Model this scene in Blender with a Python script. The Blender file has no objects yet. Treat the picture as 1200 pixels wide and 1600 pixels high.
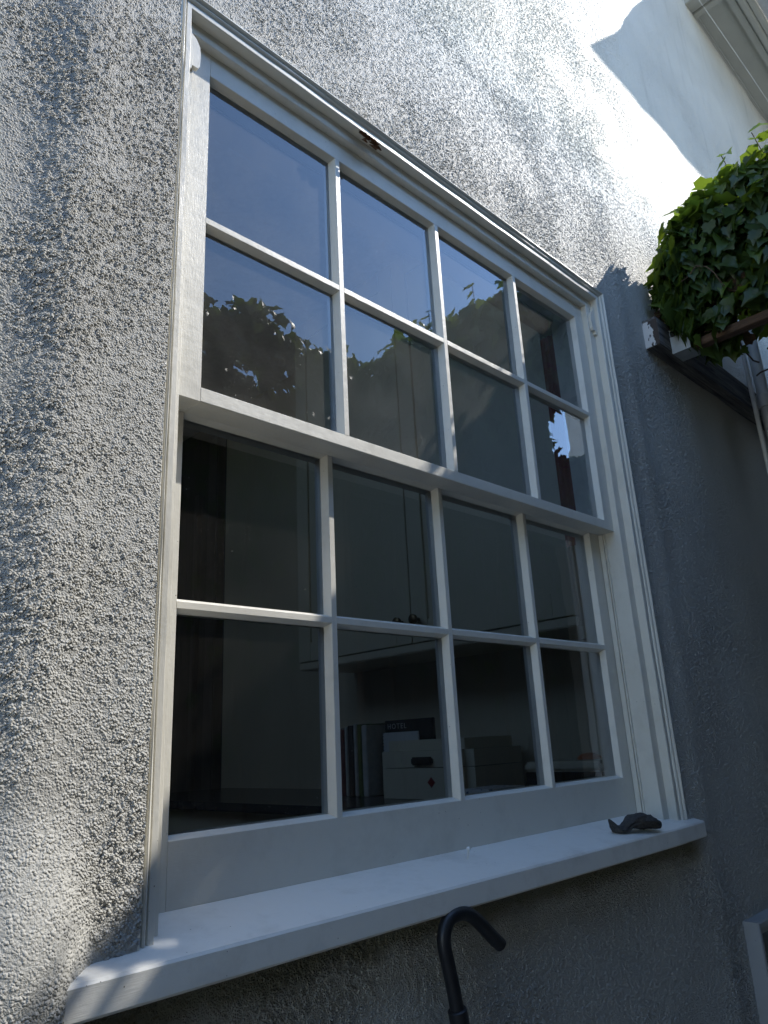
import bpy, bmesh, math, random
import numpy as np
from mathutils import Vector, Matrix
random.seed(7); rng = np.random.default_rng(11)
S = bpy.context.scene; COL = S.collection

# ---------------------------------------------------------------- camera
CAM = Vector((-0.5347, -0.9265, -1.1817))
cam_data = bpy.data.cameras.new("camera"); cam = bpy.data.objects.new("camera", cam_data); COL.objects.link(cam)
cr, cu, cf = Vector((0.7167,-0.6957,-0.0487)), Vector((-0.1766,-0.2486,0.9524)), Vector((0.6747,0.6740,0.3010))
M = Matrix.Identity(4)
for i in range(3):
    M[i][0], M[i][1], M[i][2], M[i][3] = cr[i], cu[i], -cf[i], CAM[i]
cam.matrix_world = M
cam_data.sensor_width = 36.0; cam_data.lens = 1140.5*36/1600; cam_data.clip_start = 0.02; cam_data.clip_end = 2000
S.camera = cam

# ---------------------------------------------------------------- world, sun, exposure
SUN = Vector((0.65,-0.29,0.702)).normalized()
w = bpy.data.worlds.new("World"); S.world = w; w.use_nodes = True
nt = w.node_tree; bg = nt.nodes["Background"]
sky = nt.nodes.new("ShaderNodeTexSky"); sky.sky_type = 'NISHITA'; sky.sun_disc = False
sky.sun_elevation = math.asin(SUN.z); sky.sun_rotation = math.atan2(SUN.x, SUN.y)
sky.air_density = 1.0; sky.dust_density = 0.0; sky.ozone_density = 2.6
nt.links.new(sky.outputs[0], bg.inputs[0]); bg.inputs[1].default_value = 0.15
sd = bpy.data.lights.new("sun","SUN"); sd.energy = 2.0; sd.angle = math.radians(0.5); sd.color = (1.0,0.95,0.87)
so = bpy.data.objects.new("sun", sd); COL.objects.link(so); so.location = (4,-2,5)
so.rotation_euler = SUN.to_track_quat('Z','Y').to_euler()
S.view_settings.view_transform = 'Standard'; S.view_settings.look = 'None'
S.view_settings.exposure = 1.58; S.view_settings.gamma = 1.0
S.render.resolution_x = 768; S.render.resolution_y = 1024
S.cycles.use_denoising = True
S.cycles.max_bounces = 10; S.cycles.diffuse_bounces = 5; S.cycles.glossy_bounces = 4
S.cycles.transparent_max_bounces = 24; S.cycles.transmission_bounces = 4

# ---------------------------------------------------------------- helpers
def tag(o, label=None, cat=None, group=None, kind=None):
    if label: o['label'] = label
    if cat: o['category'] = cat
    if group: o['group'] = group
    if kind: o['kind'] = kind
    return o
def empty(name, loc, label, cat, group=None):
    o = bpy.data.objects.new(name, None); o.empty_display_size = 0.05; COL.objects.link(o); o.location = loc
    return tag(o, label, cat, group)
def link(name, me, m, parent=None, smooth=False):
    if m is not None and len(me.materials) == 0: me.materials.append(m)
    o = bpy.data.objects.new(name, me); COL.objects.link(o)
    if parent is not None:
        o.parent = parent
        P = parent.matrix_basis.copy()
        pp = parent.parent
        while pp is not None: P = pp.matrix_basis @ P; pp = pp.parent
        o.matrix_basis = P.inverted()
    if smooth:
        for p in me.polygons: p.use_smooth = True
    return o
class MB:
    def __init__(s): s.v = []; s.f = []; s.m = []
    def add(s, vs, fs, mi=0):
        b = len(s.v); s.v += [tuple(v) for v in vs]; s.f += [tuple(b+i for i in f) for f in fs]; s.m += [mi]*len(fs); return s
    def box(s, x0,x1,y0,y1,z0,z1, mi=0):
        vs = [(x,y,z) for x in (x0,x1) for y in (y0,y1) for z in (z0,z1)]
        return s.add(vs, [(0,1,3,2),(4,6,7,5),(0,4,5,1),(2,3,7,6),(0,2,6,4),(1,5,7,3)], mi)
    def bbox(s, x0,x1,y0,y1,z0,z1, b=0.003, mi=0):   # bevelled box
        bm = bmesh.new(); bmesh.ops.create_cube(bm, size=1)
        bmesh.ops.scale(bm, vec=(x1-x0,y1-y0,z1-z0), verts=bm.verts); bmesh.ops.translate(bm, vec=((x0+x1)/2,(y0+y1)/2,(z0+z1)/2), verts=bm.verts)
        bmesh.ops.bevel(bm, geom=list(bm.edges), offset=b, segments=2, affect='EDGES')
        bm.verts.index_update(); s.add([v.co for v in bm.verts], [[v.index for v in f.verts] for f in bm.faces], mi); bm.free(); return s
    def prism(s, poly, axis, a, b, mi=0):
        """poly in the two other axes, extruded along axis from a to b"""
        def P(p,t): return {'x':(t,p[0],p[1]),'y':(p[0],t,p[1]),'z':(p[0],p[1],t)}[axis]
        n = len(poly); vs = [P(p,a) for p in poly]+[P(p,b) for p in poly]
        fs = [(i,(i+1)%n,n+(i+1)%n,n+i) for i in range(n)]+[tuple(range(n-1,-1,-1)),tuple(range(n,2*n))]
        return s.add(vs, fs, mi)
    def tube(s, pts, r, seg=12, mi=0, caps=True):
        pts = [Vector(p) for p in pts]; n = len(pts); rs = r if hasattr(r,'__len__') else [r]*n
        up = Vector((0.13,0.7,0.31)).normalized(); vs = []; fs = []
        t0 = (pts[1]-pts[0]).normalized(); a = t0.cross(up).normalized()
        for i,p in enumerate(pts):
            t = (pts[min(i+1,n-1)]-pts[max(i-1,0)]).normalized()
            a = (a - t*a.dot(t)).normalized(); b = t.cross(a)
            for k in range(seg):
                q = 2*math.pi*k/seg; vs.append(p+(a*math.cos(q)+b*math.sin(q))*rs[i])
        for i in range(n-1):
            for k in range(seg):
                fs.append((i*seg+k,i*seg+(k+1)%seg,(i+1)*seg+(k+1)%seg,(i+1)*seg+k))
        if caps: fs += [tuple(range(seg-1,-1,-1)), tuple((n-1)*seg+k for k in range(seg))]
        return s.add(vs, fs, mi)
    def build(s, name, m, parent=None, smooth=False, mats=None, recalc=True):
        me = bpy.data.meshes.new(name); me.from_pydata(s.v, [], s.f); me.update()
        if recalc:
            bm = bmesh.new(); bm.from_mesh(me); bmesh.ops.recalc_face_normals(bm, faces=bm.faces); bm.to_mesh(me); bm.free()
        if mats:
            for q in mats: me.materials.append(q)
            me.polygons.foreach_set('material_index', s.m)
        return link(name, me, m, parent, smooth)
def spline(pts, n=8):
    pts = [Vector(p) for p in pts]; out = []
    P = [pts[0]*2-pts[1]]+pts+[pts[-1]*2-pts[-2]]
    for i in range(1,len(P)-2):
        for k in range(n):
            t = k/n; a,b,c,d = P[i-1],P[i],P[i+1],P[i+2]
            out.append(0.5*((2*b)+(c-a)*t+(2*a-5*b+4*c-d)*t*t+(3*b-a-3*c+d)*t*t*t))
    out.append(pts[-1]); return out
def autosmooth(o, ang=35):
    me = o.data; me.polygons.foreach_set('use_smooth',[True]*len(me.polygons))
    bm = bmesh.new(); bm.from_mesh(me)
    for e in bm.edges:
        if len(e.link_faces) != 2 or e.calc_face_angle(0) > math.radians(ang): e.smooth = False
    bm.to_mesh(me); bm.free(); return o

# ---------------------------------------------------------------- materials
def newmat(name):
    m = bpy.data.materials.new(name); m.use_nodes = True; nt = m.node_tree
    return m, nt, nt.nodes["Principled BSDF"], nt.nodes["Material Output"]
class N:
    def __init__(s, nt): s.nt = nt
    def n(s, t, **kw):
        x = s.nt.nodes.new(t)
        for k,v in kw.items(): setattr(x,k,v)
        return x
    def l(s, a, b): s.nt.links.new(a,b)
    def coord(s, scale=(1,1,1), kind='Object'):
        t = s.n("ShaderNodeTexCoord"); mp = s.n("ShaderNodeMapping"); mp.inputs['Scale'].default_value = scale
        s.l(t.outputs[kind], mp.inputs[0]); return mp.outputs[0]
    def noise(s, vec, scale, detail=4, rough=.55, dist=0):
        x = s.n("ShaderNodeTexNoise"); s.l(vec, x.inputs['Vector']); x.inputs['Scale'].default_value = scale
        x.inputs['Detail'].default_value = detail; x.inputs['Roughness'].default_value = rough; x.inputs['Distortion'].default_value = dist
        return x.outputs['Fac']
    def vor(s, vec, scale, feature='F1', smooth=None):
        x = s.n("ShaderNodeTexVoronoi", feature=feature); s.l(vec, x.inputs['Vector']); x.inputs['Scale'].default_value = scale
        if smooth is not None: x.inputs['Smoothness'].default_value = smooth
        return x
    def math(s, op, a, b=None, c=None, clamp=False):
        x = s.n("ShaderNodeMath", operation=op, use_clamp=clamp)
        for i,v in enumerate((a,b,c)):
            if v is None: continue
            if isinstance(v,(int,float)): x.inputs[i].default_value = v
            else: s.l(v, x.inputs[i])
        return x.outputs[0]
    def mapr(s, v, a, b, c, d, smooth=False):
        x = s.n("ShaderNodeMapRange", interpolation_type='SMOOTHSTEP' if smooth else 'LINEAR'); s.l(v, x.inputs[0])
        for i,q in enumerate((a,b,c,d)): x.inputs[i+1].default_value = q
        return x.outputs[0]
    def mix(s, f, a, b):
        x = s.n("ShaderNodeMix", data_type='RGBA')
        if isinstance(f,(int,float)): x.inputs[0].default_value = f
        else: s.l(f, x.inputs[0])
        for i,v in ((6,a),(7,b)):
            if isinstance(v,tuple): x.inputs[i].default_value = (*v,1) if len(v)==3 else v
            else: s.l(v, x.inputs[i])
        return x.outputs[2]
    def bump(s, h, strength, dist, out_to, normal=None):
        b = s.n("ShaderNodeBump"); b.inputs['Strength'].default_value = strength; b.inputs['Distance'].default_value = dist
        s.l(h, b.inputs['Height'])
        if normal is not None: s.l(normal, b.inputs['Normal'])
        if out_to is not None: s.l(b.outputs[0], out_to)
        return b.outputs[0]

def simple(name, col, rough=.5, spec=.5, metal=0, var=.12, vscale=30, bump=.0, bscale=60, grain=None):
    m,nt,p,o = newmat(name); q = N(nt); v = q.coord(grain or (1,1,1))
    f = q.noise(v, vscale, 5)
    p.inputs['Base Color'].default_value = (*col,1)
    c = q.mix(q.mapr(f,.3,.7,0,1), tuple(x*(1-var) for x in col), tuple(min(1,x*(1+var)) for x in col)); q.l(c, p.inputs['Base Color'])
    p.inputs['Roughness'].default_value = rough; p.inputs['Specular IOR Level'].default_value = spec; p.inputs['Metallic'].default_value = metal
    if bump: q.bump(q.noise(v,bscale,4), bump, .002, p.inputs['Normal'])
    return m

# painted joinery: off-white gloss with brush marks along the grain, chips and grime
def paint(name, grain, col=(.68,.66,.59), grime=.0, rough=.36):
    m,nt,p,o = newmat(name); q = N(nt)
    v = q.coord(grain); v1 = q.coord()
    brush = q.noise(v, 900, 3, .6); lump = q.noise(v1, 55, 3)
    dirt = q.noise(v1, 9, 6, .7); dd = q.mapr(dirt,.50,.74,0,.26+grime)
    c = q.mix(dd, col, (.33,.31,.26))
    speck = q.vor(v1, 70).outputs['Distance']; sp = q.mapr(speck,.045,.07,1,0)
    gate = q.mapr(q.noise(v1,6,2),.50,.58,0,1)
    c = q.mix(q.math('MULTIPLY',sp,gate), c, (.10,.08,.06)); q.l(c, p.inputs['Base Color'])
    q.l(q.mapr(lump,.3,.7,rough-.06,rough+.12), p.inputs['Roughness'])
    h = q.math('ADD', q.math('MULTIPLY',brush,.55), q.math('MULTIPLY',lump,.9))
    q.bump(h, .5, .0011, p.inputs['Normal'])
    return m
PX = paint("paint_grain_along_x", (.045,1,1)); PZ = paint("paint_grain_along_z", (1,1,.045))
PZD = paint("paint_weathered", (1,1,.06), (.56,.52,.45), .35, .5); PS = paint("paint_sill", (.05,1,1), (.80,.79,.74), .05, .42)
PW = simple("interior_white", (.56,.53,.46), .5, var=.03, vscale=4)

def stucco():
    m,nt,p,o = newmat("painted_roughcast"); q = N(nt)
    v = q.coord(); sep = q.n("ShaderNodeSeparateXYZ"); q.l(v, sep.inputs[0]); X,Z = sep.outputs[0], sep.outputs[2]
    # flatten coords to the wall plane so pebbles do not stretch; warp a little
    warp = q.n("ShaderNodeTexNoise"); q.l(v, warp.inputs['Vector']); warp.inputs['Scale'].default_value = 40; warp.inputs['Detail'].default_value = 2
    wv = q.n("ShaderNodeVectorMath", operation='SCALE'); q.l(warp.outputs['Color'], wv.inputs[0]); wv.inputs[3].default_value = .0025
    vv = q.n("ShaderNodeVectorMath", operation='ADD'); q.l(v, vv.inputs[0]); q.l(wv.outputs[0], vv.inputs[1]); V = vv.outputs[0]
    # how rough the render is: coarse near the window, trowelled smooth far up to the right, patchy to the left
    patch = q.noise(v, 3.2, 3, .6)
    zone = q.noise(v, 1.3, 2)
    xx = q.math('ADD', X, q.math('MULTIPLY', q.math('SUBTRACT', zone, .5), .8))
    xx2 = q.math('ADD', xx, q.math('MULTIPLY', Z, .22))
    coarse = q.mapr(xx2, 1.45, 2.3, 1.1, .62, True)
    left = q.mapr(patch, .36, .60, .30, 1.0, True)
    near = q.mapr(X, -.16, -.24, 1.0, 0, True)
    leftmix = q.math('MAXIMUM', left, q.math('MULTIPLY', near, .62))
    A = q.math('MULTIPLY', coarse, leftmix)
    g1 = q.vor(V, 300).outputs['Distance']; g2 = q.vor(V, 410).outputs['Distance']
    p1 = q.math('SUBTRACT', 1, q.math('POWER', q.math('MULTIPLY', g1, 1.35), 2), clamp=True)
    p2 = q.math('SUBTRACT', 1, q.math('POWER', q.math('MULTIPLY', g2, 1.3), 2), clamp=True)
    drop = q.mapr(q.noise(v, 85, 2), .40, .58, .12, 1, True)
    peb = q.math('ADD', q.math('MULTIPLY', q.math('MULTIPLY', p1, drop), .0034), q.math('MULTIPLY', p2, .0009))
    fine = q.math('MULTIPLY', q.noise(v, 330, 3, .6), .0016)
    # broad trowel undulation; a swelling where the render laps up to the frame on the left and the right
    und = q.math('MULTIPLY', q.math('SUBTRACT', q.noise(q.coord((1,1,.55)), 2.6, 2), .5), .020)
    def hump(x0, wdt, amp):
        t = q.math('DIVIDE', q.math('SUBTRACT', X, x0), wdt)
        return q.math('MULTIPLY', q.math('EXPONENT', q.math('MULTIPLY', q.math('MULTIPLY', t, t), -1)), amp)
    low = q.math('ADD', und, q.math('ADD', q.math('ADD', hump(-.235,.05,.0135), hump(-.17,.13,.0135)), hump(1.46,.05,.006)))
    soft = q.math('MULTIPLY', q.mapr(X,-.135,-.200,0,1,True), q.mapr(Z,-1.22,-1.405,0,1,True))
    low = q.math('ADD', low, q.math('MULTIPLY', soft, .042))
    h = q.math('ADD', q.math('ADD', q.math('MULTIPLY', peb, A), fine), low)
    disp = q.n("ShaderNodeDisplacement"); disp.inputs['Midlevel'].default_value = 0; disp.inputs['Scale'].default_value = 1
    q.l(h, disp.inputs['Height']); q.l(disp.outputs[0], o.inputs['Displacement'])
    m.displacement_method = 'BOTH'
    # paint: cool off-white, a ragged dark olive band just below the sill, stains
    c = q.mix(q.mapr(q.noise(v,2.2,5,.6),.35,.7,0,1), (.445,.44,.41), (.38,.375,.35))
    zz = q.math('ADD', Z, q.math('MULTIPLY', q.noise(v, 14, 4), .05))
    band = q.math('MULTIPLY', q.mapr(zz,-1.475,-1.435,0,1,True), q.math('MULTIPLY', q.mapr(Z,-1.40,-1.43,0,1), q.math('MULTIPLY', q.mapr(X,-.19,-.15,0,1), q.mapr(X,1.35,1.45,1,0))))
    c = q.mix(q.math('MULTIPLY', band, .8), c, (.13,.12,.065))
    streak = q.noise(q.coord((1,1,.12)), 16, 4, .6)
    sooty = q.math('MULTIPLY', q.mapr(streak,.56,.75,0,.35), q.mapr(Z,0,.5,.3,1))
    c = q.mix(sooty, c, (.20,.19,.18)); q.l(c, p.inputs['Base Color'])
    p.inputs['Roughness'].default_value = .46; p.inputs['Specular IOR Level'].default_value = .15
    return m
STUC = stucco()

def glass(name, dust=.05, tint=(.93,.96,.95)):
    m,nt,p,o = newmat(name); q = N(nt); nt.nodes.remove(p)
    v = q.coord()
    fr = q.n("ShaderNodeFresnel"); fr.inputs[0].default_value = 1.52
    f2 = q.math('MULTIPLY', fr.outputs[0], 1.95, clamp=True)
    tr = q.n("ShaderNodeBsdfTransparent"); tr.inputs[0].default_value = (*tint,1)
    gl = q.n("ShaderNodeBsdfGlossy"); gl.inputs['Roughness'].default_value = 0.0; gl.inputs['Color'].default_value = (.95,.97,1,1)
    wav = q.noise(v, 5, 2); q.bump(wav, .12, .004, gl.inputs['Normal'])
    df = q.n("ShaderNodeBsdfDiffuse"); df.inputs[0].default_value = (.62,.6,.55,1)
    mx = q.n("ShaderNodeMixShader"); q.l(f2, mx.inputs[0]); q.l(tr.outputs[0], mx.inputs[1]); q.l(gl.outputs[0], mx.inputs[2])
    film = q.mapr(q.noise(v, 7, 6, .65), .35, .75, dust*.5, dust*1.5)
    s1 = q.vor(v, 75).outputs['Distance']; s2 = q.vor(v, 240).outputs['Distance']
    gate = q.mapr(q.noise(v, 8, 2), .53, .66, 0, 1)
    specks = q.math('MULTIPLY', q.math('ADD', q.mapr(s1,.035,.07,.9,0), q.mapr(s2,.07,.13,.6,0)), gate)
    smear = q.math('MULTIPLY', q.mapr(q.noise(q.coord((1,1,.35)), 28, 5, .7, 1.2), .62,.74,0,.09), q.mapr(q.noise(v,3.1,1),.5,.6,0,1))
    tot = q.math('ADD', q.math('ADD', film, specks), smear, clamp=True)
    m2 = q.n("ShaderNodeMixShader"); q.l(tot, m2.inputs[0]); q.l(mx.outputs[0], m2.inputs[1]); q.l(df.outputs[0], m2.inputs[2])
    q.l(m2.outputs[0], o.inputs[0]); return m
GLASS_U = glass("dusty_glass", .070); GLASS_L = glass("cleaner_glass", .012, (.96,.95,.86))
m,nt,p,o = newmat("glass_back_face"); nt.nodes.remove(p); _t = nt.nodes.new("ShaderNodeBsdfTransparent"); nt.links.new(_t.outputs[0], o.inputs[0]); GBACK = m

def wood(name, c1, c2, axis='x', rough=.85, scale=1.0):
    g = {'x':(.06,1,1),'y':(1,.06,1),'z':(1,1,.06)}[axis]
    m,nt,p,o = newmat(name); q = N(nt); v = q.coord(g)
    f = q.noise(v, 70*scale, 6, .65, .6); f2 = q.noise(v, 260*scale, 3)
    c = q.mix(q.mapr(f,.35,.65,0,1), c1, c2); q.l(c, p.inputs['Base Color']); p.inputs['Roughness'].default_value = rough
    q.bump(q.math('ADD', f, q.math('MULTIPLY', f2,.5)), .9, .004, p.inputs['Normal']); return m
WLED = wood("weathered_ledger", (.035,.033,.032), (.20,.185,.17), 'x')
WRAF = wood("rafter_wood", (.045,.028,.018), (.15,.085,.05), 'y')
WFEN = wood("fence_wood", (.09,.08,.07), (.22,.20,.17), 'z')
WPST = wood("post_wood_pale", (.35,.33,.30), (.5,.48,.44), 'z', .7)
def peeling():
    m,nt,p,o = newmat("peeling_white_paint"); q = N(nt); v = q.coord((1,1,.4)); f = q.noise(v, 42, 5, .65)
    s = q.n("ShaderNodeSeparateXYZ"); q.l(q.coord(), s.inputs[0])
    t = q.math('ADD', f, q.mapr(s.outputs[1], -.09,-.045,-.12,.14))
    k = q.mapr(t,.50,.53,0,1); c = q.mix(k, (.05,.035,.028), (.62,.60,.58)); q.l(c, p.inputs['Base Color']); p.inputs['Roughness'].default_value = .6
    q.bump(k, .6, .003, p.inputs['Normal']); return m
PEEL = peeling()
BLACK = simple("black_rubber_coat", (.012,.013,.016), .42, var=.2, bump=.2, bscale=300)
LEAFSHEET = None
def leafmat(name, ca, cb, cc):
    m,nt,p,o = newmat(name); q = N(nt)
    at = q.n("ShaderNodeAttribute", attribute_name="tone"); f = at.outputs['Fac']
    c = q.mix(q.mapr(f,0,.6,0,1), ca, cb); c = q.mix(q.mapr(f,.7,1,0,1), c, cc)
    q.l(c, p.inputs['Base Color']); p.inputs['Roughness'].default_value = .38
    tl = q.n("ShaderNodeBsdfTranslucent"); hc = q.mix(.6, c, (.30,.42,.02)); q.l(hc, tl.inputs[0])
    mx = q.n("ShaderNodeMixShader"); mx.inputs[0].default_value = .42; q.l(p.outputs[0], mx.inputs[1]); q.l(tl.outputs[0], mx.inputs[2]); q.l(mx.outputs[0], o.inputs[0])
    return m
IVY = leafmat("ivy_leaf", (.030,.055,.022), (.060,.105,.030), (.15,.23,.035))
TWIG = simple("ivy_stem_bark", (.10,.065,.04), .9, var=.4, vscale=80)

# ---------------------------------------------------------------- measured sizes (m)
PWD, MB_W = .30, .0129; A3 = 4*PWD+3*MB_W
XL, XR, ZTOP = -.0364, 1.2826, .0494
D = .0511; WY = -.036; XS = -.0458

# ---------------------------------------------------------------- house wall (one real sheet of roughcast, opening cut out)
def seg(*parts):
    out = []
    for a,b,d in parts:
        n = max(1,int(round((b-a)/d))); out += list(np.linspace(a,b,n,endpoint=False))
    out.append(parts[-1][1]); return np.array(out)
HX0,HX1,HZ0,HZ1 = XS-.039, XR+.066, -1.43, ZTOP+.062
BX0,BX1,BZ1 = 1.62,2.30,-1.70
xs = seg((-6,-.55,.25),(-.55,-.38,.004),(-.38,HX0,.0014),(HX0,HX1,.0020),(HX1,1.9,.0020),(1.9,3.0,.0055),(3.0,4.6,.012),(4.6,9,.2))
zs = seg((-2.8,-2.0,.05),(-2.0,-1.75,.006),(-1.75,HZ0,.0021),(HZ0,HZ1,.0019),(HZ1,.75,.0022),(.75,1.5,.0042),(1.5,3.0,.009),(3.0,5.2,.1))
nx,nz = len(xs),len(zs)
gx,gz = np.meshgrid(xs,zs,indexing='ij'); co = np.stack([gx,np.full_like(gx,WY),gz],-1).reshape(-1,3)
ii,jj = np.meshgrid(np.arange(nx-1),np.arange(nz-1),indexing='ij')
cxm = (xs[:-1]+xs[1:])/2; czm = (zs[:-1]+zs[1:])/2
hole = ((cxm[:,None]>HX0)&(cxm[:,None]<HX1)&(czm[None,:]>HZ0)&(czm[None,:]<HZ1))|((cxm[:,None]>BX0)&(cxm[:,None]<BX1)&(czm[None,:]<BZ1)&(czm[None,:]>-2.3))
keep = ~hole; I = ii[keep]; J = jj[keep]
quads = np.stack([I*nz+J,(I+1)*nz+J,(I+1)*nz+J+1,I*nz+J+1],-1)
used = np.zeros(nx*nz,bool); used[quads.ravel()] = True; remap = np.cumsum(used)-1
co = co[used]; quads = remap[quads]
me = bpy.data.meshes.new("house_wall"); nq = len(quads)
me.vertices.add(len(co)); me.vertices.foreach_set('co', co.astype(np.float32).ravel())
me.loops.add(nq*4); me.loops.foreach_set('vertex_index', quads.astype(np.int32).ravel())
me.polygons.add(nq); me.polygons.foreach_set('loop_start', np.arange(0,nq*4,4,dtype=np.int32)); me.polygons.foreach_set('loop_total', np.full(nq,4,dtype=np.int32))
me.polygons.foreach_set('use_smooth', np.ones(nq,bool)); me.update(); me.validate()
wall = link("house_wall", me, STUC); tag(wall, "pale painted roughcast house wall around the sash window, coarse and pebbly at the left", "wall")

# masonry backing and the room behind (closed but for a ceiling opening added to light it)
b = MB()
for x0,x1,z0,z1 in ((-6,XS-.07,-2.8,5.2),(XR+.07,1.56,-2.8,5.2),(1.56,2.36,-2.8,-2.36),(1.56,2.36,-1.64,5.2),(2.36,9,-2.8,5.2),(XS-.07,XR+.07,-2.8,-1.45),(XS-.07,XR+.07,ZTOP+.08,5.2)):
    b.box(x0,x1,.03,.16,z0,z1)
bk = b.build("wall_backing", simple("masonry",(.3,.28,.26),.9)); tag(bk, kind='structure')
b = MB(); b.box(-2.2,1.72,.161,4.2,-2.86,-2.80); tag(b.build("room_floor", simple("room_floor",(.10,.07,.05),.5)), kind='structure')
b = MB(); b.box(-2.2,-.6,.161,.4,.75,.80); b.box(-2.2,-.6,2.6,4.2,.75,.80); b.box(-.6,1.72,.161,4.2,.75,.80); tag(b.build("room_ceiling", simple("room_ceiling",(.6,.6,.57),.8)), kind='structure')  # gap left in the unseen ceiling lets sky light brighten the interior
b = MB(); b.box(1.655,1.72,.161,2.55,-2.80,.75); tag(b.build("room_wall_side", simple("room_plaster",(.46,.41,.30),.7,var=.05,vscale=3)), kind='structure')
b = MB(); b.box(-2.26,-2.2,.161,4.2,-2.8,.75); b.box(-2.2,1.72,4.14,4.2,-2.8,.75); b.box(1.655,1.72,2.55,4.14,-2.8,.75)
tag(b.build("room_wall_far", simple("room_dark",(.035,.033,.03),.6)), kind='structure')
b = MB(); b.bbox(1.60,1.66,2.56,2.66,-2.8,.6,.006); b.bbox(1.615,1.65,2.80,2.84,-2.8,.3,.005); b.bbox(1.615,1.65,3.2,3.26,-2.8,.1,.005)
tag(b.build("door_surround", simple("dark_joinery",(.05,.048,.043),.5)), "dark door surround in the shade at the far left of the room", "door frame")

# ---------------------------------------------------------------- the sash window
win = empty("sash_window", ((XL+XR)/2,WY,-1.40), "large white painted sliding sash window with sixteen panes", "window")
prof = [(.006,.11),(.006,.001),(0,0),(0,-.0155),(.0015,-.017),(.031,-.017),(.031,-.0375),(.0325,-.039),(.044,-.039),(.0455,-.035),(.0485,-.035),(.050,-.041),
        (.0525,-.043),(.0555,-.042),(.057,-.037),(.060,-.037),(.0615,-.044),(.0645,-.047),(.068,-.046),(.071,-.040),(.072,-.02),(.072,.11)]
def sweep(prof):
    b = MB(); n = len(prof); rings = []
    for (sx,cx,z0) in ((-1,XS,'b'),(-1,XS,'t'),(1,XR,'t'),(1,XR,'b')):
        rings.append([(cx+sx*(o if sx>0 else (o*.532 if o<=.031 else .0165+(o-.031)*.68)), y, (ZTOP+o*.82) if z0=='t' else -1.399+.0) for o,y in prof])
    # subdivide the legs so the paint can be slightly uneven
    vs = []; cnt = 0; R = []
    for k in range(3):
        a,c = rings[k],rings[k+1]; m = 24
        for t in range(m + (1 if k==2 else 0)):
            u = t/m
            j = [(random.gauss(0,.00035),random.gauss(0,.00035)) if 0<t<m else (0,0) for _ in prof]
            R.append([tuple(Vector(p)*(1-u)+Vector(q2)*u+Vector((j[i][0]*.8,j[i][1],0))) for i,(p,q2) in enumerate(zip(a,c))])
    for r in R: vs += r
    fs = []
    for i in range(len(R)-1):
        for k in range(n-1): fs.append((i*n+k,i*n+k+1,(i+1)*n+k+1,(i+1)*n+k))
    b.add(vs,fs); return b
autosmooth(sweep(prof).build("casing", PZ, win, recalc=False), 25)
b = MB(); b.prism([(.11,-1.374),(.05,-1.380),(-.088,-1.4005),(-.0905,-1.404),(-.091,-1.434),(-.089,-1.437),(.0,-1.437),(.11,-1.437)],'x',-.186,1.19)
# the sill narrows into the render at its right-hand end
b2 = MB(); q0 = [(.11,-1.374),(.05,-1.380),(-.088,-1.4005),(-.0905,-1.404),(-.091,-1.434),(-.089,-1.437),(.0,-1.437),(.11,-1.437)]
q1 = [(y if y>-.05 else y+.022, z-.004 if y<-.05 else z) for y,z in q0]
n = len(q0); b.add([(1.19,y,z) for y,z in q0]+[(1.392,y,z) for y,z in q1], [(i,(i+1)%n,n+(i+1)%n,n+i) for i in range(n)]+[tuple(range(n,2*n))])
autosmooth(b.build("sill", PS, win), 20)
b = MB()
b.prism([(.0065,.0015),(.014,.0015),(.014,.045),(.0065,.045)],'z',-1.386,-.66)
jl = MB(); jl.box(XS-.014,XS-.0065,.0015,.13,-1.386,ZTOP+.006); jl.box(XR+.0065,XR+.014,.0015,.0975,-1.386,ZTOP+.006); jl.build("jamb", PZD, win)
pb = MB()
for sx,x in ((-1,XS),(1,XR)):
    for ya,yb in ((.0365,.0495),(.030,.0325)):
        a0,a1 = sorted((x, x+sx*.0065)); pb.box(a0,a1,ya,yb,-1.3855,-.66)
pb.build("parting_bead", PZ, win)
ln = MB(); ln.box(XS-.02,XS-.005,.0975,.165,-1.386,ZTOP); ln.box(XR+.0065,1.343,.098,.101,-1.41,ZTOP+.02); ln.box(XS-.02,1.343,.1012,.165,ZTOP,ZTOP+.02); ln.box(XS-.02,1.343,.0975,.165,-1.41,-1.386)
ln.box(XS-.07,XS-.0205,.11,.161,-1.45,ZTOP+.08); ln.box(1.3435,1.349,.0985,.1605,-1.41,ZTOP+.02)
ln.build("inner_lining", PW, win)
hd = MB(); hd.box(XS-.07,XR+.07,.10,.12,ZTOP+.001,ZTOP+.09); hd.build("head_lining", PW, win)

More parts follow.
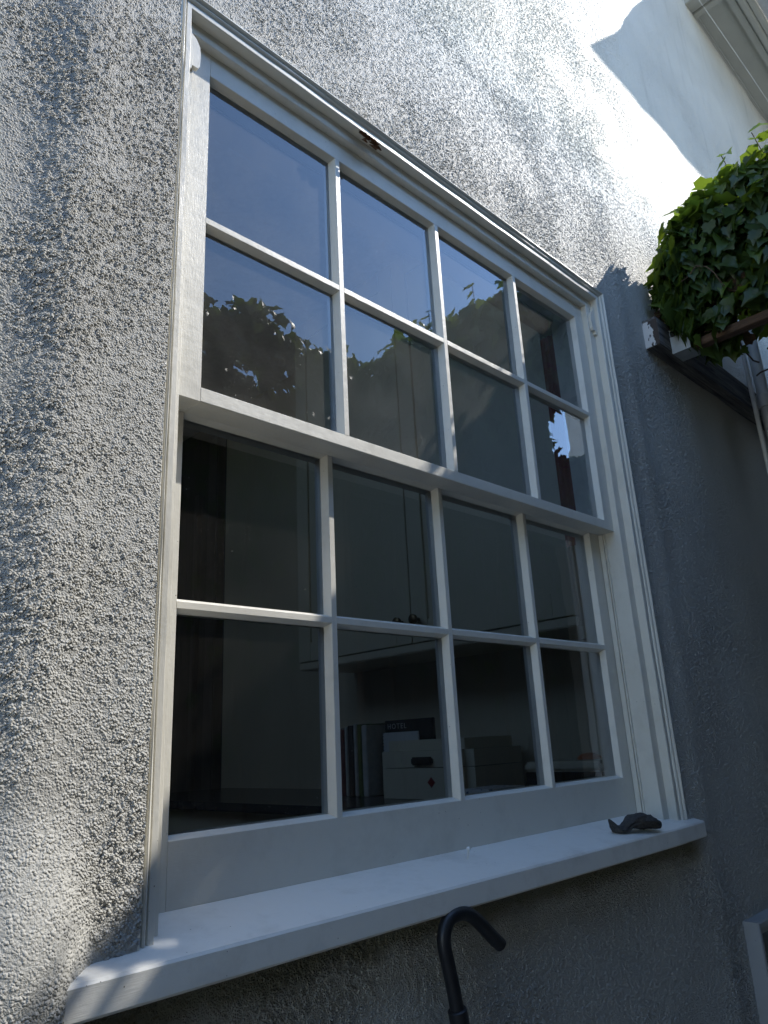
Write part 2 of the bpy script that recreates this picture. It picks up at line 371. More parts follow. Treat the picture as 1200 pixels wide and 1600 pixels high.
g, c = .015, .0055
def bar_poly(m2, back):
    e=.0010
    return [(-m2,0+e),(-m2+e,0),(m2-e,0),(m2,e),(m2+c,g),(m2+c,back*.72),(m2-.001,back),(-m2+.001,back),(-m2-c,back*.72),(-m2-c,g)]
def make_sash(y0, zt, zm1, zm2, zb, ztop, zbot, gmat, label, t=.042):
    s = bpy.data.objects.new("sash", None); COL.objects.link(s); s.parent = win; s.location = Vector((XL,y0,zbot))-win.location; s['label'] = label
    # stiles (full height) and rails (between the stiles' faces)
    e = .0010
    for side in (0,1):
        b = MB(); X0 = XS-.005 if side==0 else XR+.005; X1 = 0 if side==0 else A3; d = 1 if side==0 else -1
        b.prism([(X0,y0),(X1-d*e,y0),(X1,y0+e),(X1+d*c,y0+g),(X1+d*c,y0+t),(X0,y0+t)],'z',zbot,ztop); b.build("stile", PZ, s)
    b = MB(); b.prism([(y0,ztop-.0005),(y0,zt+e),(y0+e,zt),(y0+g,zt-c),(y0+t-.0005,zt-c),(y0+t-.0005,ztop-.0005)],'x',0,A3); b.build("top_rail", PX, s)
    b = MB(); b.prism([(y0,zbot+.0010),(y0+.0012,zbot-.0004),(y0+t-.0005+(.008 if y0<.01 else 0),zbot-.0004),(y0+t-.0005+(.008 if y0<.01 else 0),zb-.001),(y0+t-.0005,zb+c),(y0+g,zb+c),(y0+e,zb),(y0,zb-e)],'x',0,A3)
    if y0 < .01: b.box(XS-.005,0,y0+t,y0+t+.0075,zbot+.0002,zb-.001); b.box(A3,XR+.005,y0+t,y0+t+.0075,zbot+.0002,zb-.001)
    b.build("bottom_rail", PX, s)
    m2 = MB_W/2
    for k in (1,2,3):
        xc = k*PWD+(k-1)*MB_W+m2
        b = MB(); b.prism([(xc+px,y0+py) for px,py in bar_poly(m2,.040)],'z',zb+.0,zt-.0); b.build("glazing_bar", PZ, s)
    zc = (zm1+zm2)/2; h2 = (zm1-zm2)/2; b = MB()
    for k in range(4):
        xa = k*(PWD+MB_W); b.prism([(y0+py,zc+pz) for pz,py in bar_poly(h2,.0395)],'x',xa,xa+PWD)
    b.build("glazing_bar", PX, s)
    yg = y0+g+.001
    for k in range(4):
        xa = k*(PWD+MB_W)
        for za,zb_ in ((zm1,zt),(zb,zm2)):
            b = MB(); p_ = [(xa-.002,za-.001),(xa+PWD+.002,za-.001),(xa+PWD+.002,zb_+.001),(xa-.002,zb_+.001)]
            p_ = [(xa+.003,za+.003),(xa+PWD-.003,za+.003),(xa+PWD-.003,zb_-.003),(xa+.003,zb_-.003)]
            tl = [random.uniform(-.0007,.0007) for _ in range(3)]; tl.append(tl[0]+tl[2]-tl[1])
            b.add([(x,yg+tl[i],z) for i,(x,z) in enumerate(p_)],[(0,1,2,3)],0)
            b.add([(x,yg+.003+tl[i],z) for i,(x,z) in enumerate(p_)],[(3,2,1,0)],1)
            o = b.build("pane", None, s, mats=[gmat,GBACK], recalc=False)
    return s
make_sash(0.0, 0.0, -.3115, -.3242, -.6342, ZTOP+.004, -.6588, GLASS_U, "upper sash with sky and ivy mirrored in its glass")
make_sash(D, -.6575, -.9655, -.9773, -1.294, -.622, -1.3800, GLASS_L, "lower sash with a deep bottom rail and dark glass")

# storm-hanger plates at the top corners of the frame
def hanger(x0, s_):
    out = [(0,.055),(.006,.055),(.007,.040),(.016,.034),(.024,.020),(.026,.0),(.025,-.024),(.021,-.031),(.010,-.031),(.008,-.040),(0,-.042)]
    bm = MB(); bm.prism([(x0+s_*a, z-.004) for a,z in out],'y',-.0265,-.0175)
    o = bm.build("hanger_plate", PZ, win); return o
hanger(XS-.0155, 1); hanger(XR+.030, -1)
# rotten patch in the head casing: splintered brown wood
b = MB()
for i in range(34):
    x = random.uniform(.335,.385); z = ZTOP+random.uniform(-.0,.022); L = random.uniform(.006,.022); a = random.uniform(-.25,.25)
    y = -.0395-random.uniform(0,.0025)
    b.add([(x,y,z),(x+L,y-.001,z+L*a),(x+L,y+.004,z+L*a+.003),(x,y+.004,z+.0025),(x+L*.5,y-.003,z+.001)],[(0,1,4),(1,2,4),(2,3,4),(3,0,4),(0,3,2,1)])
b.build("rotten_wood", simple("rotten_wood",(.12,.055,.025),.95,var=.6,vscale=200), win)

# ---------------------------------------------------------------- small things on the sill
n_ = MB(); n_.tube([(.566,.006,-1.388),(.567,.0045,-1.379),(.566,.003,-1.372)],[.0014,.0016,.0016],8); n_.tube([(.566,.003,-1.3735),(.566,.0026,-1.3715),(.566,.002,-1.3690),(.566,.0016,-1.3672)],[.0018,.0042,.0042,.002],10)
tag(autosmooth(n_.build("nail", simple("white_nail",(.75,.75,.72),.4))), "small white painted nail standing up in the sill", "nail")
def leafscrap():
    ctrl = [((.999,-.034,-1.364),(.003,.002)),((1.006,-.036,-1.373),(.008,.005)),((1.017,-.040,-1.3855),(.014,.008)),((1.033,-.045,-1.3860),(.016,.008)),((1.052,-.052,-1.376),(.020,.010)),
            ((1.075,-.059,-1.373),(.027,.015)),((1.100,-.066,-1.376),(.029,.016)),((1.120,-.073,-1.384),(.021,.011)),((1.131,-.078,-1.386),(.010,.007)),((1.137,-.081,-1.380),(.003,.003))]
    P = spline([p for p,_ in ctrl],5); n = len(P); vs=[];fs=[];seg_=18
    for i,p in enumerate(P):
        k = i/5; i0 = min(int(k),len(ctrl)-2); u = k-i0; ra = ctrl[i0][1][0]*(1-u)+ctrl[i0+1][1][0]*u; rb = ctrl[i0][1][1]*(1-u)+ctrl[i0+1][1][1]*u
        t = (P[min(i+1,n-1)]-P[max(i-1,0)]).normalized(); side = t.cross(Vector((.1,0,1))).normalized(); up = side.cross(t)
        for q_ in range(seg_):
            a = 2*math.pi*q_/seg_; wob = 1+.15*math.sin(3*a+i*.25)+.10*math.sin(7*a-i*.4)+.05*random.uniform(-1,1)
            vs.append(p+side*math.cos(a)*ra*wob+up*math.sin(a)*rb*wob)
    for i in range(n-1):
        for q_ in range(seg_): fs.append((i*seg_+q_,i*seg_+(q_+1)%seg_,(i+1)*seg_+(q_+1)%seg_,(i+1)*seg_+q_))
    fs += [tuple(range(seg_-1,-1,-1)),tuple((n-1)*seg_+q_ for q_ in range(seg_))]
    b = MB(); b.add(vs,fs); return autosmooth(b.build("dried_leaf", simple("dried_leaf",(.05,.048,.046),.9,var=.45,vscale=160,bump=1.0,bscale=320)),60)
tag(leafscrap(), "curled dark grey dried leaf lying at the right end of the sill", "leaf")

# ---------------------------------------------------------------- black crook below the sill
ck = empty("garden_crook", (.62,-.095,-2.8), "black hooked pole standing against the wall below the sill", "garden crook")
Yc = -.088
pts = [(.411,Yc,-1.601),(.403,Yc,-1.555),(.392,Yc,-1.505),(.386,Yc,-1.480),(.387,Yc,-1.462),(.398,Yc,-1.4455),(.418,Yc,-1.4405),(.438,Yc,-1.4425),(.457,Yc,-1.451),(.478,Yc,-1.467),(.500,Yc,-1.486),(.520,Yc,-1.502)]
P = spline(pts,7); b = MB(); b.tube(P+[P[-1]+Vector((.002,0,-.002))],[.0108]*len(P)+[.007],16)
b.tube([(.411,Yc,-1.595),(.52,Yc-.02,-2.2),(.62,Yc-.04,-2.799)],.0100,14)
autosmooth(b.build("pole", BLACK, ck), 50)
b = MB(); b.tube([(.4045,Yc,-1.563),(.405,Yc,-1.565),(.420,Yc,-1.64),(.4205,Yc,-1.642)],[.0125,.0145,.0145,.0125],16); autosmooth(b.build("collar", BLACK, ck))

# ---------------------------------------------------------------- basement window at the lower right
bw = empty("basement_window", (1.96,WY,-2.30), "small grey framed window low on the wall at the right", "window")
FR = paint("paint_small_frame",(1,1,.06),(.36,.37,.38),.1,.5)
x0,x1,z1,z0 = 1.590,2.33,-1.667,-2.33; fw=.032
def frame(b, x0,x1,z0,z1,fw,yf,yb,ch=.012):
    ring = lambda i,y: [(x0+i,y,z0+i),(x1-i,y,z0+i),(x1-i,y,z1-i),(x0+i,y,z1-i)]
    L = [ring(0,yb),ring(0,yf+.003),ring(.003,yf),ring(fw*.45,yf),ring(fw*.5,yf+.006),ring(fw,yf+.010),ring(fw,yb)]
    vs = sum(L,[]); fs = []
    for k in range(len(L)-1):
        for j in range(4): fs.append((k*4+j,k*4+(j+1)%4,(k+1)*4+(j+1)%4,(k+1)*4+j))
    return b.add(vs,fs)
frame(MB(), x0,x1,z0,z1,fw,-.075,.05).build("window_frame", FR, bw)
MB().box(x0+.03,x1-.03,.0,.004,z0+.03,z1-.03).build("pane", simple("dark_pane",(.01,.01,.012),.05), bw)

# ---------------------------------------------------------------- pergola: ledger, rafters, posts; and ivy
pg = empty("pergola", (2.3,-.7,-2.8), "weathered timber pergola fixed to the wall and carrying ivy", "pergola")
b = MB(); b.box(1.6205,4.4,-.0875,-.018,.014,.108); b.box(1.6205,4.4,-.0845,-.018,.1085,.118); lg = b.build("ledger", WLED, pg)
b = MB(); b.box(1.617,1.6215,-.0865,-.035,.0150,.1075); b.build("ledger_end", PEEL, pg)
for i,x in enumerate((1.76,2.80,3.55)):
    MB().bbox(x-.022,x+.022,-1.55,-.02,.1190,.205,.003).build("rafter", WRAF, pg)
MB().bbox(1.66,4.4,-1.50,-1.455,.012,.118,.003).build("beam", WLED, pg)
MB().bbox(1.715,1.755,-.46,-.155,.005,.032,.002).build("batten", WRAF, pg)
hg = MB(); hg.box(1.700,1.775,-.150,-.089,.002,.0035); hg.box(1.6985,1.700,-.150,-.089,.002,.062); hg.box(1.775,1.7765,-.150,-.089,.002,.062); hg.box(1.70,1.775,-.0915,-.09,.002,.09)
hg.build("joist_hanger", simple("galvanised",(.42,.44,.44),.45,metal=.4,var=.15), pg)
MB().bbox(3.62,3.76,-1.49,-1.42,-2.8,.012,.004).build("post", WPST, pg)
MB().bbox(1.66,1.73,-1.49,-1.42,-2.8,.012,.004).build("post", WFEN, pg)

def ivy_leaves(points, normals, sizes, tones):
    """three to five lobed leaves, folded along the midrib"""
    tmpl = np.array([(0,0,0),(.27,-.14,.04),(.50,.12,.10),(.40,.34,.07),(.44,.58,.10),(.20,.74,.03),(0,1.12,-.08),(-.20,.74,.03),(-.44,.58,.10),(-.40,.34,.07),(-.50,.12,.10),(-.27,-.14,.04),(0,.35,-.02),(0,.68,-.02)])
    tri = np.array([(0,1,12),(1,2,12),(2,3,12),(3,13,12),(3,4,13),(4,5,13),(5,6,13),(6,7,13),(7,8,13),(8,9,13),(9,12,13),(9,10,12),(10,11,12),(11,0,12)])
    n = len(points); nv = len(tmpl)
    down = np.array([0,0,-1.0]); V = np.zeros((n,nv,3))
    for i in range(n):
        nn = normals[i]/np.linalg.norm(normals[i]); d = down+rng.normal(0,.45,3); d -= nn*d.dot(nn)
        if np.linalg.norm(d)<.1: d = np.cross(nn,[1,0,0])
        d /= np.linalg.norm(d); s = np.cross(d,nn)
        T = tmpl.copy(); T[:,2] *= rng.uniform(.3,2.2); T[:,0] *= rng.uniform(.75,1.1); T[:,2] -= rng.uniform(0,.35)*(T[:,1]-.2)**2*rng.choice([-1,1],p=[.25,.75])
        T = T*sizes[i]; V[i] = points[i]+T[:,0:1]*s+T[:,1:2]*d+T[:,2:3]*nn
    F = (tri[None]+np.arange(n)[:,None,None]*nv).reshape(-1,3)
    return V.reshape(-1,3), F, np.repeat(tones, nv)
def foliage(name, data, mat_, parent):
    V,F,T = data; me = bpy.data.meshes.new(name)
    me.vertices.add(len(V)); me.vertices.foreach_set('co', V.astype(np.float32).ravel())
    nf = len(F); me.loops.add(nf*3); me.loops.foreach_set('vertex_index', F.astype(np.int32).ravel())
    me.polygons.add(nf); me.polygons.foreach_set('loop_start', np.arange(0,nf*3,3,dtype=np.int32)); me.polygons.foreach_set('loop_total', np.full(nf,3,dtype=np.int32))
    me.update(); a = me.attributes.new("tone",'FLOAT','POINT'); a.data.foreach_set('value', T.astype(np.float32))
    me.polygons.foreach_set('use_smooth', np.ones(nf,bool))
    return link(name, me, mat_, parent)
topY = [-1.55,-.7,-.5,-.4,-.29,-.18,-.09,-.06]; topZ = [.58,.60,.585,.575,.515,.42,.27,.20]
botY = [-1.55,-.42,-.34,-.28,-.17,-.12,-.10,-.08,-.06]; botZ = [.06,.03,.0,-.015,.03,.09,.15,.21,.26]
P0 = np.array([.99,0.0,-.12])
_gap_o = np.array((.9890,.013,-.145)); 
# a thin spot in the canopy through which the sky is mirrored in the last pane
def raydir(px,py):
    d = cf+cr*((px-600)/1140.5)-cu*((py-800)/1140.5); return d.normalized()
_rd = raydir(893,672); _t = (.016-CAM.y)/_rd.y; _o = CAM+_rd*_t; _gd = np.array((_rd.x,-_rd.y,_rd.z)); _gap_o = np.array(_o)
def in_gap(p, r):
    v = p-_gap_o; t = v@_gd; return np.linalg.norm(v-_gd*t) < r
pts_,nrm,sz,tn = [],[],[],[]
def put(p, n, s, t):
    if in_gap(np.array(p),.17) : return
    pts_.append(p); nrm.append(n); sz.append(s); tn.append(t)
tz = lambda y: np.interp(-y, [-a for a in topY[::-1]], topZ[::-1]); bz = lambda y: np.interp(-y, [-a for a in botY[::-1]], botZ[::-1])
XEf = lambda y: 1.86 if y > -.27 else min(3.4, 2.12+1.7*(-y))
for _ in range(3200):     # front face (towards the window)
    y = -rng.uniform(.11,1.5); a,bb = bz(y),tz(y)
    if bb <= a+.06: continue
    z = rng.uniform(a+.04,bb)
    if -1.1 < y < -.27 and z < bb-.20 and rng.random() < .62: continue
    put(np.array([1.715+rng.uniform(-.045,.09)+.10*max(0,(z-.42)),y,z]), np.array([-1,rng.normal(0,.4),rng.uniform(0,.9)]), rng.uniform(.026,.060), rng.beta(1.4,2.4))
for _ in range(3300):     # top
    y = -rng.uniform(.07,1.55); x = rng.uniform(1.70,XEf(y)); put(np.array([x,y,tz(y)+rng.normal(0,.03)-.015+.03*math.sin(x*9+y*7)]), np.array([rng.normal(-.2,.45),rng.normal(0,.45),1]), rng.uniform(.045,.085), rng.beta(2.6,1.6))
for _ in range(500):      # wall side
    y = -rng.uniform(.11,.19); x = rng.uniform(1.66,XEf(y)); z = bz(y)+rng.uniform(0,1)*(tz(y)+.04-bz(y)); put(np.array([x,y,z]), np.array([rng.normal(-.3,.3),.9,.4]), rng.uniform(.04,.075), rng.beta(1.5,2.5))
for _ in range(6500):      # inside and hanging under
    y = -rng.uniform(.12,1.5) if rng.random()<.3 else -rng.uniform(.35,1.1); x = rng.uniform(1.70,XEf(y)); z = bz(y)+rng.uniform(.02,.42)
    if x>1.9: z = max(z, .05+rng.uniform(0,.3))
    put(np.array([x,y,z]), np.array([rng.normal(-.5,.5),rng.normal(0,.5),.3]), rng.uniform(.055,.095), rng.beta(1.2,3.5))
for _ in range(190):       # trailing below the rafter
    y = -rng.uniform(.18,1.2); put(np.array([rng.uniform(1.72,1.95),y,rng.uniform(-.04,.08)]), np.array([-1,rng.normal(0,.4),rng.uniform(-.2,.6)]), rng.uniform(.035,.065), rng.beta(1.5,2.5))
# a few bright young sprays poking out of the edge
SPR = []
for cx_,cy_,cz_ in ((1.72,-.085,.285),(1.71,-.08,.265),(1.72,-.10,.22),(1.72,-.36,.64),(1.73,-.46,.67),(1.72,-.52,.66),(1.70,-.66,.68),(1.72,-.95,.70),(1.74,-1.08,.68),(1.9,-.8,.70)):
    L = spline([(cx_+.05,cy_-.03,cz_-.14),(cx_+.02,cy_-.01,cz_-.06),(cx_,cy_,cz_)],3); SPR.append(L)
    for k_ in (1,3,5,6): put(np.array(L[k_])+rng.normal(0,.006,3), np.array([-.6,rng.normal(0,.5),.8]), rng.uniform(.035,.06), rng.uniform(.75,1))
iv = empty("ivy", (1.7,-1.4,-2.8), "dense ivy mass hanging over the pergola at the right", "climbing plant")
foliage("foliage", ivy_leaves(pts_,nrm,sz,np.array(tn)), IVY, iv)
dl = [np.array([rng.uniform(1.74,1.95),-rng.uniform(.2,1.2),rng.uniform(.06,.34)]) for _ in range(170)]; dl = [p_ for p_ in dl if not in_gap(p_,.12)]
foliage('dead_leaves', ivy_leaves(dl,[np.array([-1,rng.normal(0,.7),rng.normal(0,.6)]) for _ in dl],[rng.uniform(.03,.06) for _ in dl],rng.random(len(dl))), simple('dead_leaf',(.13,.075,.035),.9,var=.4,vscale=60), iv)
b = MB()
for L in SPR: b.tube(L, .0016, 5)
for k in range(110):
    p = Vector((random.uniform(1.68,2.6),-random.uniform(.15,1.45),random.uniform(.02,.35))); L = [p]
    d = Vector((random.gauss(0,1),random.gauss(0,1),random.gauss(0,.5))).normalized()
    for j in range(7):
        d = (d+Vector((random.gauss(0,.5),random.gauss(0,.5),random.gauss(0,.4)))).normalized(); p = p+d*.035
        zt_,zb2 = float(tz(p.y)) if p.y<-.08 else .2, float(bz(p.y)) if p.y<-.08 else .1
        p.z = min(max(p.z,zb2+.03),zt_-.03); p.y = min(p.y,-.13); p.x = max(p.x,1.66); L.append(p.copy())
    if any(in_gap(np.array(q_),.12) for q_ in L): continue
    b.tube(L, random.choice((.0012,.002,.0035)), 5)
b.tube(spline([(1.70,-1.40,-2.8),(1.66,-1.42,-1.8),(1.72,-1.40,-.9),(1.69,-1.41,0),(1.8,-1.2,.25),(1.9,-.8,.3),(1.8,-.4,.3)],6),[.022-.0004*i for i in range(37)],8)
b.build("stem", TWIG, iv)

# ---------------------------------------------------------------- boundary fence opposite, topped with ivy (mirrored in the glass)
fe = empty("boundary_fence", (0,-1.56,-2.8), "dark close boarded boundary fence across the passage opposite the window", "fence")
b = MB(); x = -3.2
while x < 4.6:
    b.bbox(x,x+.138,-1.60-random.uniform(0,.004),-1.578,-2.76,.42+random.uniform(-.01,.01),.003); x += .143
b.build("boards", WFEN, fe)
MB().bbox(-3.2,4.6,-1.577,-1.54,.25,.31,.004).build("rail", WFEN, fe); MB().bbox(-3.2,4.6,-1.577,-1.54,-1.2,-1.12,.004).build("rail", WFEN, fe)
iv2 = empty("ivy_hedge", (0,-1.52,-2.8), "ivy growing along the top of the fence opposite the window, seen mirrored in it", "climbing plant")
pts_,nrm,sz,tn = [],[],[],[]
def hedge_h(x): return .62+.11*max(0,min(1,(1.5-x)/.3))+.05*math.sin(x*5.1)+.05*math.sin(x*11.7+1)+.10*max(0,-.2-x)
for _ in range(5200):
    x = rng.uniform(-2.2,3.6); y = -1.50+rng.normal(0,.055); z = hedge_h(x)-abs(rng.normal(0,.19))
    pts_.append(np.array([x,y,z])); nrm.append(np.array([rng.normal(0,.4),.9,rng.uniform(0,1)])); sz.append(rng.uniform(.05,.09)); tn.append(rng.beta(2,2) if z>hedge_h(x)-.12 else rng.beta(1.3,3))
for _ in range(1500):
    x = rng.uniform(-2.6,4.2); z = .5-rng.exponential(.45)
    if z < -2.6: continue
    pts_.append(np.array([x,-1.53+rng.normal(0,.02),z])); nrm.append(np.array([rng.normal(0,.4),1,rng.uniform(0,.6)])); sz.append(rng.uniform(.05,.09)); tn.append(rng.beta(1.3,3))
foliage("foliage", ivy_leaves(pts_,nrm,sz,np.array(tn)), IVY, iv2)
b = MB()
for k in range(14):
    x = -2.4+k*.45; b.tube(spline([(x,-1.53,-2.79),(x+.05,-1.52,-1.8),(x-.04,-1.53,-.9),(x+.03,-1.52,0),(x,-1.51,.45)],5),.011,7)
b.build("stem", TWIG, iv2)

# ---------------------------------------------------------------- pipes on the wall
WHP = simple("white_pipe_paint",(.62,.62,.60),.45,var=.08,vscale=20)
dp = empty("soil_pipe", (2.455,-.118,-2.8), "thicker white pipe with a socket running up the wall beyond the ledger", "pipe")
b = MB(); b.tube([(2.52,-.118,-2.8),(2.497,-.118,-.7),(2.485,-.118,.35),(2.483,-.118,.50)],.023,20); autosmooth(b.build("tube", WHP, dp))
b = MB(); b.tube([(2.484,-.118,.030),(2.484,-.118,.033),(2.483,-.118,.085),(2.483,-.118,.088)],[.025,.029,.029,.025],20); autosmooth(b.build("socket", WHP, dp))
b = MB(); b.tube([(2.41,-.105,-2.8),(2.395,-.105,-.7),(2.388,-.105,.35),(2.387,-.105,.50)],.0085,12)
tag(autosmooth(b.build("conduit", WHP)), "thin white conduit to the left of the thicker pipe", "conduit")

# ---------------------------------------------------------------- eave box at the top right
ev = empty("eave", (3.0,-.3,2.75), "white panelled eave soffit jutting from the wall at the top right", "eave")
EP = simple("eave_paint",(.36,.35,.30),.5,var=.06,vscale=6)
MB().box(3.13,7.5,-.30,-.0,2.775,3.25).build("soffit_panel", EP, ev)
b = MB(); b.bbox(2.985,3.045,-.315,-.0,2.735,3.25,.004); b.bbox(3.0455,3.085,-.315,-.0,2.748,3.25,.006); b.bbox(3.0855,3.1295,-.315,-.0,2.738,3.25,.004); b.bbox(3.1305,7.5,-.245,-.20,2.752,2.80,.006); b.bbox(3.1305,7.5,-.2805,-.2455,2.738,2.80,.006); b.bbox(3.1305,7.5,-.3155,-.281,2.748,2.80,.006); b.bbox(3.1305,7.5,-.048,-.02,2.752,2.80,.008)
b.build("moulding", EP, ev)
b = MB(); gp = [(-.317,2.93),(-.317,2.785),(-.42,2.782),(-.50,2.79),(-.655,2.797),(-.662,2.822),(-.54,2.812),(-.50,2.825),(-.47,2.86),(-.41,2.90),(-.345,2.915)]
b.prism(gp,'x',2.985,7.5); b.build("gutter", simple("gutter_paint",(.42,.43,.43),.5), ev)
# single cobweb strand catching the sun
b = MB(); b.tube([(2.16,-.30,1.795),(2.45,-.30,1.817),(2.75,-.30,1.835),(3.03,-.295,1.865),(3.6,-.28,1.95)],.0006,5)
tag(b.build("cobweb_strand", simple("cobweb",(.9,.9,.9),.25)), "single bright cobweb strand stretched in front of the eave", "cobweb")

# ---------------------------------------------------------------- kitchen seen through the lower sash
cb = empty("wall_cabinet", (1.5,.8,-.89), "pale wall cabinet with panelled doors above the worktop", "cabinet")
KP = simple("kitchen_paint",(.56,.51,.38),.4,var=.03,vscale=5)
MB().bbox(1.372,1.655,.19,1.50,-.885,.74,.002).build("carcass", KP, cb)
MB().bbox(1.355,1.371,.19,1.50,-.886,-.857,.004).build("light_rail", KP, cb)
def door(y0,y1):
    b = MB(); st=.075; z0,z1 = -.853,.70
    b.bbox(1.352,1.371,y0,y0+st,z0,z1,.0015); b.bbox(1.352,1.371,y1-st,y1,z0,z1,.0015); b.bbox(1.3525,1.371,y0+st,y1-st,z0,z0+st,.0015); b.bbox(1.3525,1.371,y0+st,y1-st,z1-st,z1,.0015); b.box(1.361,1.370,y0+st-.004,y1-st+.004,z0+st-.004,z1-st+.004)
    return b.build("door", KP, cb)
d1 = door(.193,.848); d2 = door(.852,1.497)
BR = simple("dark_brass",(.10,.07,.035),.3,metal=.8)
for y,dd in ((.815,d1),(.895,d2)):
    b = MB(); b.tube([(1.352,y,-.775),(1.340,y,-.775),(1.334,y,-.775),(1.330,y,-.775),(1.318,y,-.775),(1.315,y,-.775)],[.008,.006,.007,.017,.017,.012],16); autosmooth(b.build("knob", BR, dd))
wt = empty("kitchen_base_unit", (1.4,1.2,-2.8), "kitchen base unit with a dark worktop under the wall cabinet", "kitchen unit")
MB().bbox(1.03,1.655,.28,2.50,-1.392,-1.362,.004).build("worktop", simple("dark_worktop",(.03,.032,.035),.22), wt)
MB().bbox(1.08,1.655,.28,2.48,-2.8,-1.393,.003).build("cupboard", KP, wt)
bb_ = empty("bread_bin", (1.46,.80,-1.361), "cream bread bin with a red diamond badge on the worktop", "bread bin")
CR = simple("cream_enamel",(.62,.58,.45),.22,var=.02,vscale=3)
def rbox(x0,x1,y0,y1,z0,z1,r): 
    bm = MB(); bm.bbox(x0,x1,y0,y1,z0,z1,r); return bm
def rounded(name,x0,x1,y0,y1,z0,z1,r,mat_,parent):
    bm = bmesh.new(); bmesh.ops.create_cube(bm,size=1); bmesh.ops.scale(bm,vec=(x1-x0,y1-y0,z1-z0),verts=bm.verts); bmesh.ops.translate(bm,vec=((x0+x1)/2,(y0+y1)/2,(z0+z1)/2),verts=bm.verts)
    bmesh.ops.bevel(bm,geom=[e for e in bm.edges if abs((e.verts[0].co-e.verts[1].co).normalized().z)>.9 or name=="lid" and max(e.verts[0].co.z,e.verts[1].co.z)>z1-1e-4 and min(e.verts[0].co.z,e.verts[1].co.z)>z1-1e-4],offset=r,segments=6,affect='EDGES')
    me = bpy.data.meshes.new(name); bm.to_mesh(me); bm.free(); return autosmooth(link(name,me,mat_,parent),40)
rounded("bin_body",1.30,1.62,.60,1.01,-1.361,-1.2665,.035,CR,bb_); rounded("lid",1.30,1.62,.60,1.01,-1.2640,-1.178,.035,CR,bb_)
b = MB(); b.bbox(1.285,1.3005,.74,.83,-1.257,-1.232,.005); b.build("handle", simple("steel_dark",(.06,.06,.06),.3,metal=.6), bb_)
b = MB(); s_=.017; b.add([(1.2995,.755-s_,-1.310),(1.2995,.755,-1.310+s_),(1.2995,.755+s_,-1.310),(1.2995,.755,-1.310-s_),(1.2965,.755-s_*.7,-1.310),(1.2965,.755,-1.310+s_*.7),(1.2965,.755+s_*.7,-1.310),(1.2965,.755,-1.310-s_*.7)],[(4,5,6,7),(0,1,5,4),(1,2,6,5),(2,3,7,6),(3,0,4,7)])
b.build("badge", simple("red_badge",(.22,.02,.02),.3), bb_)
bk_y = 1.075
specs = [(.028,.215,(.50,.50,.47),"book with a pale cover standing nearest the bread bin","pale"),(.022,.22,(.12,.16,.05),"green spined book with an orange foot among the standing books","green"),(.018,.222,(.42,.44,.43),"slim light grey book between the green and the black ones","grey"),
         (.030,.218,(.02,.02,.022),"thick black book in the row of standing books","black"),(.016,.214,(.38,.40,.40),"narrow grey book left of the thick black one","grey"),(.026,.205,(.13,.03,.04),"dark red book in the row of standing books","red"),(.03,.21,(.05,.02,.03),"maroon book at the far end of the row","maroon")]
y = 1.10
for wd,hh,col_,lab,_ in specs:
    bo = MB(); bo.bbox(1.345,1.50,y,y+wd-.001,-1.361,-1.361+hh+.028,.0025); o = bo.build("book", simple("book_cover",col_,.5,var=.15,vscale=40)); tag(o, lab, "book", "books standing on the worktop")
    pgm = MB(); pgm.box(1.35,1.499,y+.003,y+wd-.004,-1.3325+hh,-1.3323+hh+.0006); pgm.build("pages", simple("paper",(.6,.58,.5),.8), o)
    y += wd+.002
b = MB(); b.bbox(1.44,1.455,.86,1.10,-1.361,-1.105,.002); fbk = b.build("board", simple("black_board",(.012,.012,.012),.5)); tag(fbk, "black board with pale lettering behind the bread bin", "board")
tc = bpy.data.curves.new("lettering",'FONT'); tc.body = "HOTEL"; tc.size = .026; tc.extrude = .0004; tc.space_character = 1.3
to = bpy.data.objects.new("lettering_src", tc); COL.objects.link(to); bpy.context.view_layer.update()
tm = bpy.data.meshes.new_from_object(to); bpy.data.objects.remove(to)
tm.transform(Matrix.Translation((1.4392,1.085,-1.135)) @ Matrix.Rotation(-math.pi/2,4,'Z') @ Matrix.Rotation(math.pi/2,4,'X'))
link("lettering", tm, simple("pale_letters",(.5,.5,.48),.6), fbk)
b = MB(); b.bbox(1.405,1.412,.90,1.075,-1.361,-1.148,.001); nb = b.build("notebook", simple("notebook_paper",(.55,.56,.55),.7,var=.02)); tag(nb, "white spiral bound notebook standing behind the bread bin", "notebook")
b = MB()
for k in range(17):
    z = -1.35+k*.0118; b.tube([(1.413,1.070,z),(1.413,1.078,z+.001),(1.4085,1.081,z+.001),(1.404,1.078,z+.001),(1.404,1.070,z)],.0009,6)
b.build("spiral", simple("wire",(.1,.1,.1),.4,metal=.5), nb)
def patt():
    m,nt,p,o = newmat("blue_leaf_pattern"); q = N(nt); v = q.coord((1,1,1.3)); f = q.vor(v,55); k = q.mapr(f.outputs['Distance'],.26,.32,1,0)
    c = q.mix(k,(.62,.62,.62),(.12,.15,.24)); q.l(c,p.inputs['Base Color']); return m
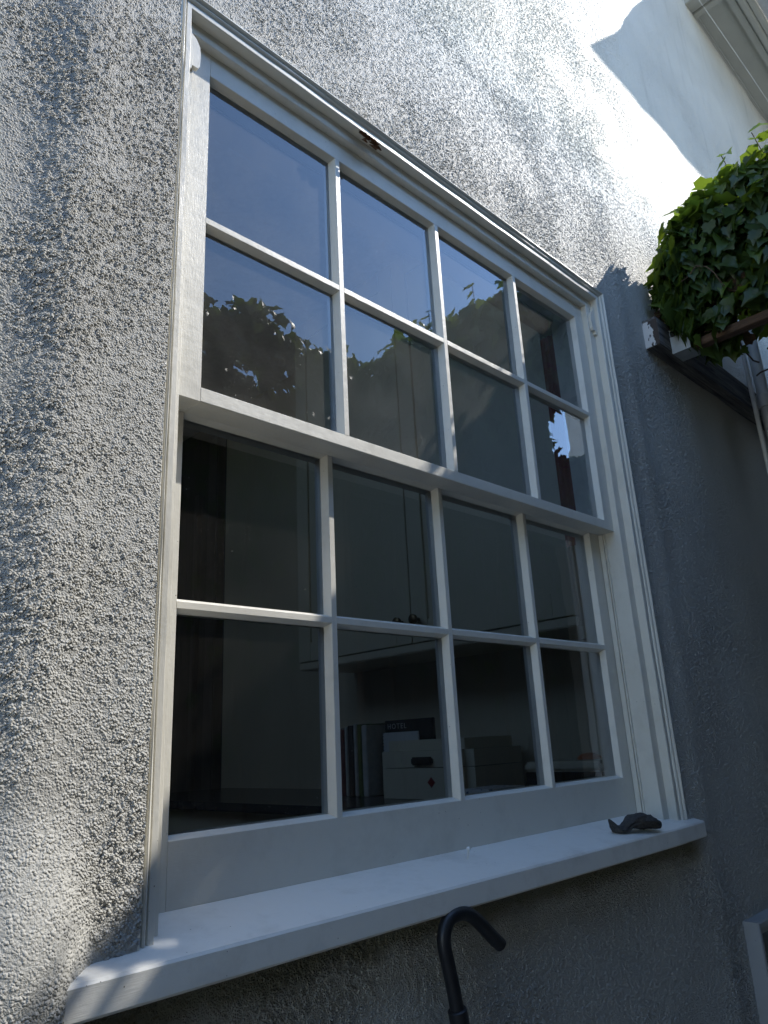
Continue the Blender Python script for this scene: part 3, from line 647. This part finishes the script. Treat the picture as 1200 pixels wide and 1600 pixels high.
b = MB(); b.bbox(1.20,1.37,.44,.56,-1.3615,-1.322,.003); tag(b.build("patterned_tin", patt()), "flat white tin with a blue motif in front of the bread bin", "tin")
rd = empty("radio", (1.50,.32,-1.362), "white and black radio at the right end of the worktop", "radio")
MB().bbox(1.38,1.62,.19,.45,-1.3618,-1.322,.008).build("lower_case", CR, rd); MB().bbox(1.383,1.617,.193,.447,-1.3215,-1.287,.002).build("dark_band", simple("radio_black",(.01,.01,.01),.15), rd); MB().bbox(1.38,1.62,.19,.45,-1.2865,-1.258,.008).build("upper_case", CR, rd)
b = MB(); b.tube([(1.50,.295,-1.2575),(1.50,.295,-1.252),(1.50,.295,-1.246),(1.50,.295,-1.241),(1.50,.295,-1.2395)],[.036,.035,.029,.018,.004],24)
tag(autosmooth(b.build("bowl", simple("orange_glaze",(.42,.12,.04),.4))), "small orange bowl turned upside down on the white and black radio", "bowl")
b = MB(); n = 20; vs=[]
for i in range(n+1):
    yy = .186-.086*i/n; xx = 1.338+.0035*math.sin(i*1.5)
    vs += [(xx,yy,.045),(xx,yy,-.655),(xx+.001,yy,.045),(xx+.001,yy,-.655)]
fs = []
for i in range(n): a=i*4; fs += [(a,a+1,a+5,a+4),(a+2,a+6,a+7,a+3)]
b.add(vs,fs)
tag(b.build("curtain", simple("maroon_cloth",(.20,.028,.018),.9,var=.25,vscale=12), smooth=True, recalc=False), "narrow dark red curtain behind the right edge of the upper sash", "curtain")

# ---------------------------------------------------------------- unseen block added further along to keep the sun off the lower wall
b = MB(); b.box(4.62,8.6,-1.97,-.04,-2.8,3.30); wg = b.build("sun_blocker", simple("sun_blocker_render",(.62,.62,.60),.8,bump=.4,bscale=120))
tag(wg, "pale unseen block added beyond the pergola to shade the wall from the sun", "sun blocker")
# ---------------------------------------------------------------- ground
b = MB(); b.box(-40,40,-40,.02,-2.9,-2.8)
gm = simple("concrete_path",(.42,.41,.38),.85,var=.25,vscale=6,bump=.5,bscale=60); tag(b.build("path", gm), kind='structure')
